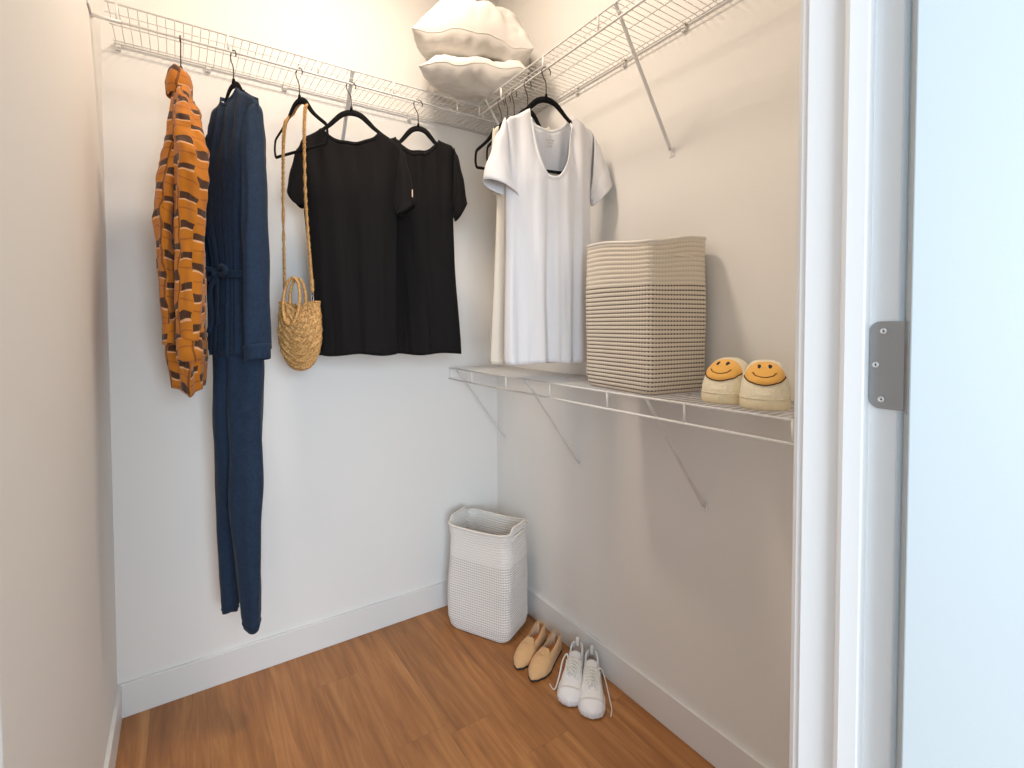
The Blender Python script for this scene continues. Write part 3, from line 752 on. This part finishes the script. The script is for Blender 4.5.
def rope_basket(t, m, ax, by, h, pitch, prof, rimf, sag, seed, n=140, rc=.035):
    rows = []; nc = int(round(h/pitch)); sub = 5
    for i in range(nc*sub+1):
        z = i*pitch/sub; k = z/h; w = math.sin(PI*((i/sub) % 1))
        a, b = ax*prof(k), by*prof(k)
        ring = rrring(a, b, rc, n); row = []
        for j, (x, y) in enumerate(ring):
            nn = Vector((x, y)).normalized()
            dent = sag*noise.noise(Vector((x*5+seed, y*5, z*4)))*smooth(k*2)
            o = .0030*w+dent
            zz = z*(1+(rimf(x/a, y/b)-1)*smooth((k-.55)/.45))
            row.append((x+nn.x*o, y+nn.y*o, zz))
        rows.append(row)
    q = MB(); q.grid(rows, True, vlist=[i*pitch/sub for i in range(nc*sub+1)]); body = q.build('basket_wall', m, t, solid=.007, off=-1)
    q = MB(); bot = [(x*.97, y*.97, .004) for x, y, z in rows[0]]; q.add(bot, [tuple(range(n))]); q.build('basket_base', m, t, solid=.005, smooth=False)
    q = MB(); q.tube([Vector(p)+Vector((0, 0, .001)) for p in rows[-1]], .0052, 8, closed=True); q.build('rim_rope', M['roperim'], t)
    return rows
M['cottonrope'] = mat('cream_cotton_rope', (.76, .69, .58, 1), .9, bump=.5, bscale=500)
M['roperim'] = mat('cotton_rope', (.80, .76, .70, 1), .9, bump=.5, bscale=500)
M['rope_grey'] = rope_mat('white_grey_cotton_rope', (.87, .84, .80, 1), srgb(112, 106, 108), .0116, .35, .86, .012, .6, .08)
M['rope_brown'] = rope_mat('cream_brown_cotton_rope', (.80, .72, .60, 1), srgb(70, 48, 38), .0134, .345, .80, .0125, .95, .20)
# floor basket
t = thing('rope_basket', 'tall white and grey rope laundry basket standing on the floor in the corner', 'basket', (-.226, -.272, 0.001), 28, 'coiled rope baskets')
hh = .498
def rim1(u, v):
    # long sides are y = +-b ... handles on the two x ends rise, corners flare
    s = abs(u)
    return 1+.055*smooth((abs(v)-.72)/.2)*(1-smooth((abs(u)-.45)/.3))+.02*(abs(u)*abs(v))**3-.0
def prof1(k): return pl([(0, .90), (.04, .97), (.12, 1.02), (.45, 1.04), (.7, 1.0), (.88, .975), (1, 1.02)], k)
rows = rope_basket(t, M['rope_grey'], .114, .170, hh, .0116, prof1, rim1, .014, 1.0, rc=.042)
for sy in (-1, 1):
    q = MB(); y = sy*.160
    for dz in (0, .010):
        q.tube(spline([(-.066, y*.97, .462), (-.055, y*1.06, .470+dz), (-.02, y*1.11, .478+dz), (.02, y*1.11, .478+dz), (.055, y*1.06, .470+dz), (.066, y*.97, .462)], 8), .0055, 8)
    q.build('handle', M['roperim'], t)
# shelf basket
t = thing('rope_basket', 'square cream and brown striped rope basket standing on the lower shelf', 'basket', (-.142, -1.168, 1.2505), -6, 'coiled rope baskets')
rows = rope_basket(t, M['rope_brown'], .124, .165, .464, .0134, lambda k: pl([(0, .92), (.03, .97), (.1, 1.0), (.5, 1.0), (1, 1.0)], k), lambda u, v: 1.0+.055*smooth(min(1, math.hypot(u+1, v+1)/1.6)), .006, 4.0, rc=.022)
for sy in (-1, 1):
    q = MB(); y = sy*.160
    q.tube(spline([(-.05, y*.98, .425), (-.045, y*1.02, .432), (.045, y*1.02, .432), (.05, y*.98, .425)], 8), .004, 8)
    q.build('handle', M['cottonrope'], t)

# ------------------------------------------------------------------ pillows
def pillow(name, label, loc, rot, a, b, th, seed, group, ft=1, fb=1):
    t = thing(name, label, 'pillow', loc, 0, group); t.rotation_euler = tuple(D2R(r) for r in rot)
    q = MB(); n = 64; edge = []
    def P(u, v, sg):
        # pinched sides, pointed corners
        x = a*u*(1-.10*(1-v*v)*0-.08*(1-abs(v))**.8*abs(u)**3); y = b*v*(1-.08*(1-abs(u))**.8*abs(v)**3)
        h = ((1-abs(u)**3.2)*(1-abs(v)**3.2))
        z = th*max(0, h)**.50*(1+.05*noise.noise(Vector((u*2+seed, v*2, sg))))
        wr = math.exp(-((1-max(abs(u), abs(v)))/.22)**2)
        z += th*.06*wr*(math.sin(22*u+seed+2*noise.noise(Vector((u*2, seed, 0))))*abs(v)**2+math.sin(19*v+seed*2)*abs(u)**2)*min(1, h*12)*(.6+noise.noise(Vector((u*3, v*3, seed))))
        z += th*.10*noise.noise(Vector((u*4+seed, v*3.4, sg*3)))*min(1, h*4)+th*.05*noise.noise(Vector((u*9+seed, v*8, sg*3)))*min(1, h*6)+th*.05*math.sin(5*u+3*v+seed)*min(1, h*3)
        zc = .030*noise.noise(Vector((u*1.7+seed, v*1.7, seed)))-.020*u*u+.006*math.sin(9*u+seed)*abs(v)+.005*noise.noise(Vector((u*7+seed, v*7, 3)))
        return Vector((x+.010*math.sin(3*v+seed), y+.012*math.sin(4*u+seed), sg*max(z, 0)*(ft if sg > 0 else fb)+zc))
    for sg in (1, -1):
        rows = [[P(math.sin((-1+2*j/n)*PI/2), math.sin((-1+2*i/n)*PI/2), sg) for j in range(n+1)] for i in range(n+1)]
        q.grid(rows, flip=sg < 0)
    q.build('pillow_cover', M['pillow'], t)
    s = [math.sin((-1+2*j/n)*PI/2) for j in range(n+1)]
    ring = [P(x, -1, 1) for x in s]+[P(1, x, 1) for x in s[1:]]+[P(x, 1, 1) for x in s[::-1][1:]]+[P(-1, x, 1) for x in s[::-1][1:-1]]
    q = MB(); q.tube(ring, .0016, 6, closed=True); q.build('seam', M['pillow'], t)
    return t
pillow('pillow', 'white bed pillow lying flat on the upper wire shelf, lower of two', (-.297, -.302, 2.618), (11, 2, -29), .235, .190, .094, 1.0, 'white pillows in the shelf corner', ft=.55)
pillow('pillow', 'plump white bed pillow lying on top of the other pillow in the corner', (-.314, -.310, 2.752), (15, 8, -31), .262, .185, .158, 5.0, 'white pillows in the shelf corner', fb=.6)

# ------------------------------------------------------------------ shoes
def shoe_shell(L, wt, ht, gt, flat, rows_n=44, zb=0, e=1.0, m=30, cy=lambda t: 0, bulge=1.0, front=1.0, toe_z=lambda t: 0):
    rows = []
    for i in range(rows_n+1):
        t = (1-math.cos(PI*i/rows_n))/2
        w = pl(wt, t); h = pl(ht, t); g = min(pl(gt, t), w*.9); row = []
        for j in range(-m, m+1):
            u = abs(j)/m; sg = 1 if j >= 0 else -1
            if u < flat: y = w*u/flat*bulge; z = 0
            else:
                al = (u-flat)/(1-flat)*PI/2
                y = g+(w*bulge-g)*max(0, math.cos(al))**e; z = h*math.sin(al)**.9
            row.append((L*t, cy(t)+sg*y, zb+z+toe_z(t)))
        rows.append(row)
    return rows
def sole(q, L, wt, z0, z1, grow=.002, n=44, cy=lambda t: 0, lift=lambda t: 0, inset=.003):
    out = []
    ts = [(1-math.cos(PI*i/n))/2 for i in range(n+1)]
    lft = [(L*t+(0 if 0 < t < 1 else math.copysign(grow, t-.5)), cy(t)+pl(wt, t)+grow, t) for t in ts]
    rgt = [(L*t+(0 if 0 < t < 1 else math.copysign(grow, t-.5)), cy(t)-pl(wt, t)-grow, t) for t in ts[::-1]]
    out = lft+rgt; cx = L/2
    rows = []
    for z, s in ((z0, .97), (z0+(z1-z0)*.2, 1.0), (z0+(z1-z0)*.8, 1.0), (z1, .985)):
        rows.append([(cx+(x-cx)*s, y*s, z+lift(t)) for x, y, t in out])
    q.grid(rows, True, True, True, flip=True)

# pointed tan loafer
LW = [(0, .010), (.02, .022), (.08, .031), (.25, .034), (.5, .040), (.66, .047), (.80, .042), (.93, .024), (.985, .008), (1, .002)]
def loafer(label, toe, heading, group):
    t = thing('loafer', label, 'shoe', (0, 0, 0), heading, group)
    L = .258; a = D2R(heading); t.location = (toe[0]-L*math.cos(a), toe[1]-L*math.sin(a), 0)
    ht = [(0, .062), (.06, .060), (.3, .040), (.52, .040), (.60, .050), (.70, .046), (.85, .032), (.95, .018), (1, .006)]
    gt = [(0, .016), (.05, .022), (.3, .026), (.5, .026), (.56, .018), (.60, .004), (.63, .0), (1, 0)]
    R = shoe_shell(L, LW, ht, gt, .3, zb=.010, e=.75)
    q = MB(); q.grid(R, cap1=True); up = q.build('upper', M['suede'], t, solid=.0022, off=-1, weld=.0003)
    R2 = shoe_shell(L*.9, [(x, w*.88) for x, w in LW], [(x, h*.9) for x, h in ht[:4]]+[(1, .02)], [(0, .018), (1, .02)], .3, zb=.0125, e=.75)
    R2 = [r for r in R2 if r[0][0] < L*.58]
    q = MB(); q.grid(R2); q.v = [(x+.006, y, z) for x, y, z in q.v]; q.build('lining', M['lining'], t)
    q = MB(); sole(q, L*.62, [(0, .012), (.1, .022), (.4, .025), (1, .030)], .013, .0165, 0); q.v = [(x+.009, y, z) for x, y, z in q.v]; q.build('insole', M['insole'], t)
    q = MB(); sole(q, L, LW, .0, .0095, .001, inset=0); q.build('sole', M['dsole'], t)
    q = MB(); sole(q, L*.2, [(0, .012), (.15, .022), (1, .026)], .0, .0105, .0); q.build('heel', M['dsole'], t)
    # vamp strap and apron edge, laid on the upper
    def top(x, y):
        tt = x/L; w = pl(LW, tt); h = pl(ht, tt); g = 0
        c = min(1, abs(y)/w); al = math.acos(c**(1/.75)); return .010+h*math.sin(al)**.9
    q = MB()
    pts = [(.158-.010*(y/.034)**2, y, top(.158, y)+.0015) for y in [(-.034+.068*k/24) for k in range(25)]]
    q.tube(pts, .0058, 8, flat=(.30, 1), up=(0, 0, 1)); st = q.build('vamp_strap', M['suede'], t)
    q = MB(); q.tube([(.156, -.008, top(.158, .008)+.0042), (.156, .008, top(.158, .008)+.0042)], .0012, 6); q.build('metal_bar', M['gold'], st)
    # raised apron (tongue tab) towards the opening
    q = MB(); rows = []
    for i in range(12):
        x = lerp(.118, .152, i/11); ww = .028*(1-.55*(1-i/11)**2.2)
        rows.append([(x, ww*(-1+2*j/12), top(max(.150, x), ww*(-1+2*j/12))+.003+.004*(1-i/11)) for j in range(13)])
    q.grid(rows); q.build('tongue', M['suede'], t, solid=.002)
    q = MB(); ed = [Vector(r[0]) for r in R if r[0][0] < L*.61]; ed2 = [Vector(r[-1]) for r in R if r[0][0] < L*.61]
    q.tube(ed[::-1]+ed2, .0014, 6); q.build('topline', M['suede'], t)
    return t
M['gold'] = mat('pale_gold_metal', (.8, .62, .35, 1), .3, metal=1)
loafer('tan suede pointed loafer nearest the rope basket on the floor', (-.295, -.622), 209, 'pair of tan loafers')
loafer('tan suede pointed loafer next to the white sneakers', (-.285, -.715), 207, 'pair of tan loafers')

# white sneaker
SW = [(0, .014), (.02, .026), (.08, .034), (.25, .038), (.45, .041), (.68, .050), (.82, .050), (.92, .041), (.98, .024), (1, .008)]
def sneaker(label, toe, heading, side, group):
    L = .262; a = D2R(heading)
    t = thing('sneaker', label, 'shoe', (toe[0]-L*math.cos(a), toe[1]-L*math.sin(a), 0), heading, group)
    ht = [(0, .075), (.06, .072), (.16, .058), (.3, .056), (.42, .060), (.60, .052), (.72, .042), (.85, .032), (.95, .022), (1, .012)]
    gt = [(0, .016), (.05, .022), (.15, .024), (.3, .022), (.42, .020), (.60, .018), (.655, 0), (1, 0)]
    R = shoe_shell(L*.985, [(x, w*.95) for x, w in SW], ht, gt, .28, zb=.018, e=.7)
    q = MB(); q.grid(R, cap1=True); q.build('upper', M['canvas'], t, solid=.003, off=-1, weld=.0004)
    q = MB(); ed = [Vector(r[0]) for r in R if r[0][0] < L*.40]; ed2 = [Vector(r[-1]) for r in R if r[0][0] < L*.40]
    q.tube(ed[::-1]+ed2, .0035, 8); q.build('padded_collar', M['canvas'], t)
    q = MB(); sole(q, L, SW, .0, .026, .002, lift=lambda x: .005*smooth((x-.85)/.15)); q.build('sole', M['rubber'], t)
    q = MB(); sole(q, L*.62, [(0, .012), (.1, .024), (.5, .028), (1, .032)], .022, .028, 0); q.v = [(x+.010, y, z) for x, y, z in q.v]; q.build('insole', M['lining'], t)
    # rubber toe cap
    cap = shoe_shell(L*1.0, SW, [(x, h+.002) for x, h in ht], [(0, 0), (1, 0)], .28, zb=.018, e=.7)
    cap = [r for r in cap if r[0][0] > L*.80]
    q = MB(); q.grid(cap, cap1=True); q.build('toe_cap', M['rubber'], t, solid=.002, weld=.0004)
    # tongue
    q = MB(); rows = []
    for i in range(16):
        k = i/15; x = lerp(.062, .172, k); z = .0185+pl(ht, x/L)+.014*(1-k)**2; ww = lerp(.024, .018, k)
        rows.append([(x-.010*(1-abs(-1+2*j/10)**2)*(1-k), ww*(-1+2*j/10), z-.006*(-1+2*j/10)**2) for j in range(11)])
    q.grid(rows); q.build('tongue', M['canvas'], t, solid=.005)
    # eyestay strips
    def gapx(x): return max(.010, pl(gt, x/L))
    def topz(x): return .018+pl(ht, x/L)
    for sg in (-1, 1):
        q = MB(); q.tube([(x, sg*(gapx(x)+.006), topz(x)-.0005) for x in [lerp(.095, .185, k/14) for k in range(15)]], .007, 8, flat=(.35, 1), up=(0, 0, 1)); q.build('eyestay', M['canvas'], t)
    # laces: cross bars
    q = MB()
    for k in range(6):
        x = lerp(.092, .163, k/5)
        for s in (-1, 1):
            x2 = x+.012
            q.tube(spline([(x, -s*(gapx(x)+.006), topz(x)+.002), (x+.006, 0, topz(x)+.013+.002*s), (x2, s*(gapx(x2)+.006), topz(x2)+.002)], 6), .0052, 6, flat=(.5, 1), up=(0, 0, 1))
    q.build('laces', M['lace'], t)
    # loose lace end falling to the floor on the outer side
    q = MB(); x = .098; y = side*(gapx(x)+.005)
    if side > 0: pts = [(x, y, topz(x)+.003), (x-.008, side*.040, .080), (x+.012, side*.058, .035), (x+.055, side*.070, .006), (x+.100, side*.076, .003), (x+.135, side*.071, .003)]
    else: pts = [(x, y, topz(x)+.003), (x-.01, side*.034, .094), (x+.015, side*.047, .078), (x+.060, side*.054, .040), (x+.085, side*.068, .004), (x+.060, side*.092, .003)]
    q.tube(spline(pts, 8), .0030, 6, flat=(.7, 1)); q.build('loose_lace', M['lace'], t)
    # heel pull loop
    q = MB(); q.tube(spline([(.006, 0, .085), (-.003, 0, .100), (.000, 0, .116), (.007, 0, .114), (.010, 0, .098), (.010, 0, .085)], 6), .008, 6, flat=(.2, 1), up=(1, 0, 0)); q.build('heel_loop', M['clearloop'], t)
    return t
sneaker('white lace-up sneaker beside the tan loafers, lace trailing left', (-.250, -.905), 221, -1, 'pair of white sneakers')
sneaker('white lace-up sneaker nearest the camera, lace trailing along the baseboard', (-.218, -1.000), 227, 1, 'pair of white sneakers')

# smiley slippers
FW = [(0, .022), (.03, .038), (.12, .050), (.4, .056), (.7, .060), (.85, .056), (.94, .043), (.985, .024), (1, .010)]
def slipper(label, toe, heading, group):
    L = .232; a = D2R(heading); z0 = 1.2505
    t = thing('slipper', label, 'slipper', (toe[0]-L*math.cos(a), toe[1]-L*math.sin(a), z0), heading, group)
    ht = [(0, .060), (.2, .058), (.40, .092), (.52, .108), (.66, .106), (.8, .090), (.92, .062), (1, .028)]
    gt = [(0, .018), (.1, .028), (.35, .026), (.46, .010), (.5, 0), (1, 0)]
    R = shoe_shell(L, FW, ht, gt, .22, zb=.014, e=.6, rows_n=60)
    R = [[(x, y+.0012*noise.noise(Vector((x*160, y*160, z*160))), z+.002*noise.noise(Vector((x*140, y*140, z*140+5)))*(z > .02)) for x, y, z in r] for r in R]
    q = MB(); q.grid(R, cap1=True); up = q.build('upper', M['swool'], t, solid=.006, off=-1, weld=.0012)
    q2 = MB(); q2.grid(R); bvh = BVHTree.FromPolygons([Vector(v) for v in q2.v], q2.f)
    q = MB(); sole(q, L, FW, .0, .028, .0005, lift=lambda x: .0); q.build('sole', M['ssole'], t)
    q = MB(); ring = []
    n = 60
    for i in range(n+1):
        tt = (1-math.cos(PI*i/n))/2; ring.append(Vector((L*tt, pl(FW, tt)+.001, .029)))
    ring += [Vector((p.x, -p.y, p.z)) for p in ring[::-1]]
    q.tube(ring, .0016, 6, closed=True) if False else None
    q = MB(); q.tube(ring, .0012, 6, closed=True); q.build('sole_stitching', M['ssole'], t)
    # face disc: projected on the vamp from up and in front
    ax = Vector((math.cos(D2R(38)), 0, math.sin(D2R(38)))); c0 = Vector((.178, 0, .082)); e1 = Vector((0, 1, 0)); e2 = ax.cross(e1)*-1
    def proj(u, v, off):
        o = c0+e1*u+e2*v+ax*.2
        hit = bvh.ray_cast(o, -ax)
        if hit[0] is None: return c0+e1*u+e2*v
        nn = hit[1]; nn = nn if nn.dot(ax) > 0 else -nn
        return hit[0]+(nn*.5+ax*.5)*off
    # e2 points: make +v go up/back
    if e2.z < 0: e2.negate()
    RA, RB = .047, .042
    q = MB(); rows = []
    for i in range(15):
        r = i/14; off = .0055*(1-r**6)+.0005
        rows.append([proj(RA*r*math.cos(2*PI*k/48)+1e-5, RB*r*math.sin(2*PI*k/48), off) for k in range(48)])
    q.grid(rows, True); fc = q.build('smiley_patch', M['smile'], t)
    q = MB(); q.tube([proj(RA*1.0*math.cos(PI+PI*k/30), RB*1.02*math.sin(PI+PI*k/30), .002) for k in range(31)], .0016, 6); q.build('patch_edging', M['brown'], fc)
    for sx in (-1, 1):
        q = MB(); rows = []
        for i in range(6):
            r = i/5; rows.append([proj(sx*.0125+.0044*r*math.cos(2*PI*k/20), .014+.0085*r*math.sin(2*PI*k/20), .0068-.0008*r*r) for k in range(20)])
        q.grid(rows, True); q.build('eye', M['ink'], fc)
    q = MB(); q.tube([proj(.026*math.cos(D2R(200+140*k/24)), -.002+.021*math.sin(D2R(200+140*k/24)), .0062) for k in range(25)], .0013, 6)
    for sx in (-1, 1):
        q.tube([proj(sx*.0275, -.0065, .0062), proj(sx*.0225, -.0100, .0062)], .0013, 6)
    q.build('smile', M['brown'], fc)
    return t
slipper('cream fleece slipper with yellow smiley face, the one next to the basket', (-.248, -1.522), 193, 'pair of smiley slippers')
slipper('cream fleece slipper with yellow smiley face, the one against the door jamb', (-.250, -1.655), 208, 'pair of smiley slippers')

# ------------------------------------------------------------------ lights
def area(name, loc, target, size, power, col, shape='DISK', sy=None):
    l = bpy.data.lights.new(name, 'AREA'); l.shape = shape; l.size = size; l.energy = power; l.color = col
    if sy: l.size_y = sy
    o = bpy.data.objects.new(name, l); link(o); o.location = loc
    d = Vector(target)-Vector(loc); o.rotation_euler = d.to_track_quat('-Z', 'Y').to_euler(); return o
area('ceiling_light_source', (LX, LY, CH-.03), (LX, LY, 0), .26, 14.5, (1, .83, .67))
area('bedroom_window_light', (-1.85, -5.0, 1.7), (-1.0, -1.2, 1.2), 2.6, 160, (.74, .87, 1), 'RECTANGLE', 1.8)
w = bpy.data.worlds.new('World'); bpy.context.scene.world = w; w.use_nodes = True
bg = w.node_tree.nodes['Background']; bg.inputs[0].default_value = (.66, .84, 1.0, 1); bg.inputs[1].default_value = 1.05

# ------------------------------------------------------------------ camera
cam = bpy.data.cameras.new('camera'); co = bpy.data.objects.new('camera', cam); link(co)
yaw, pit, rol = .5901, .029, -.002
F0 = Vector((math.sin(yaw), math.cos(yaw), 0)); R0 = Vector((math.cos(yaw), -math.sin(yaw), 0)); U0 = Vector((0, 0, 1))
F = F0*math.cos(pit)-U0*math.sin(pit); U = U0*math.cos(pit)+F0*math.sin(pit)
Rr = R0*math.cos(rol)+U*math.sin(rol); Uu = U*math.cos(rol)-R0*math.sin(rol)
m = Matrix((Rr, Uu, -F)).transposed().to_4x4(); m.translation = Vector((-1.4631, -2.3340, 1.464))
co.matrix_world = m
cam.sensor_width = 36; cam.lens = 497.04*36/1024; cam.shift_x = 0.0; cam.shift_y = -(384-340.48)/1024
cam.clip_start = .02
bpy.context.scene.camera = co
vs = bpy.context.scene.view_settings
vs.view_transform = 'Standard'; vs.look = 'None'; vs.gamma = 1; vs.use_curve_mapping = False; vs.exposure = 0.56
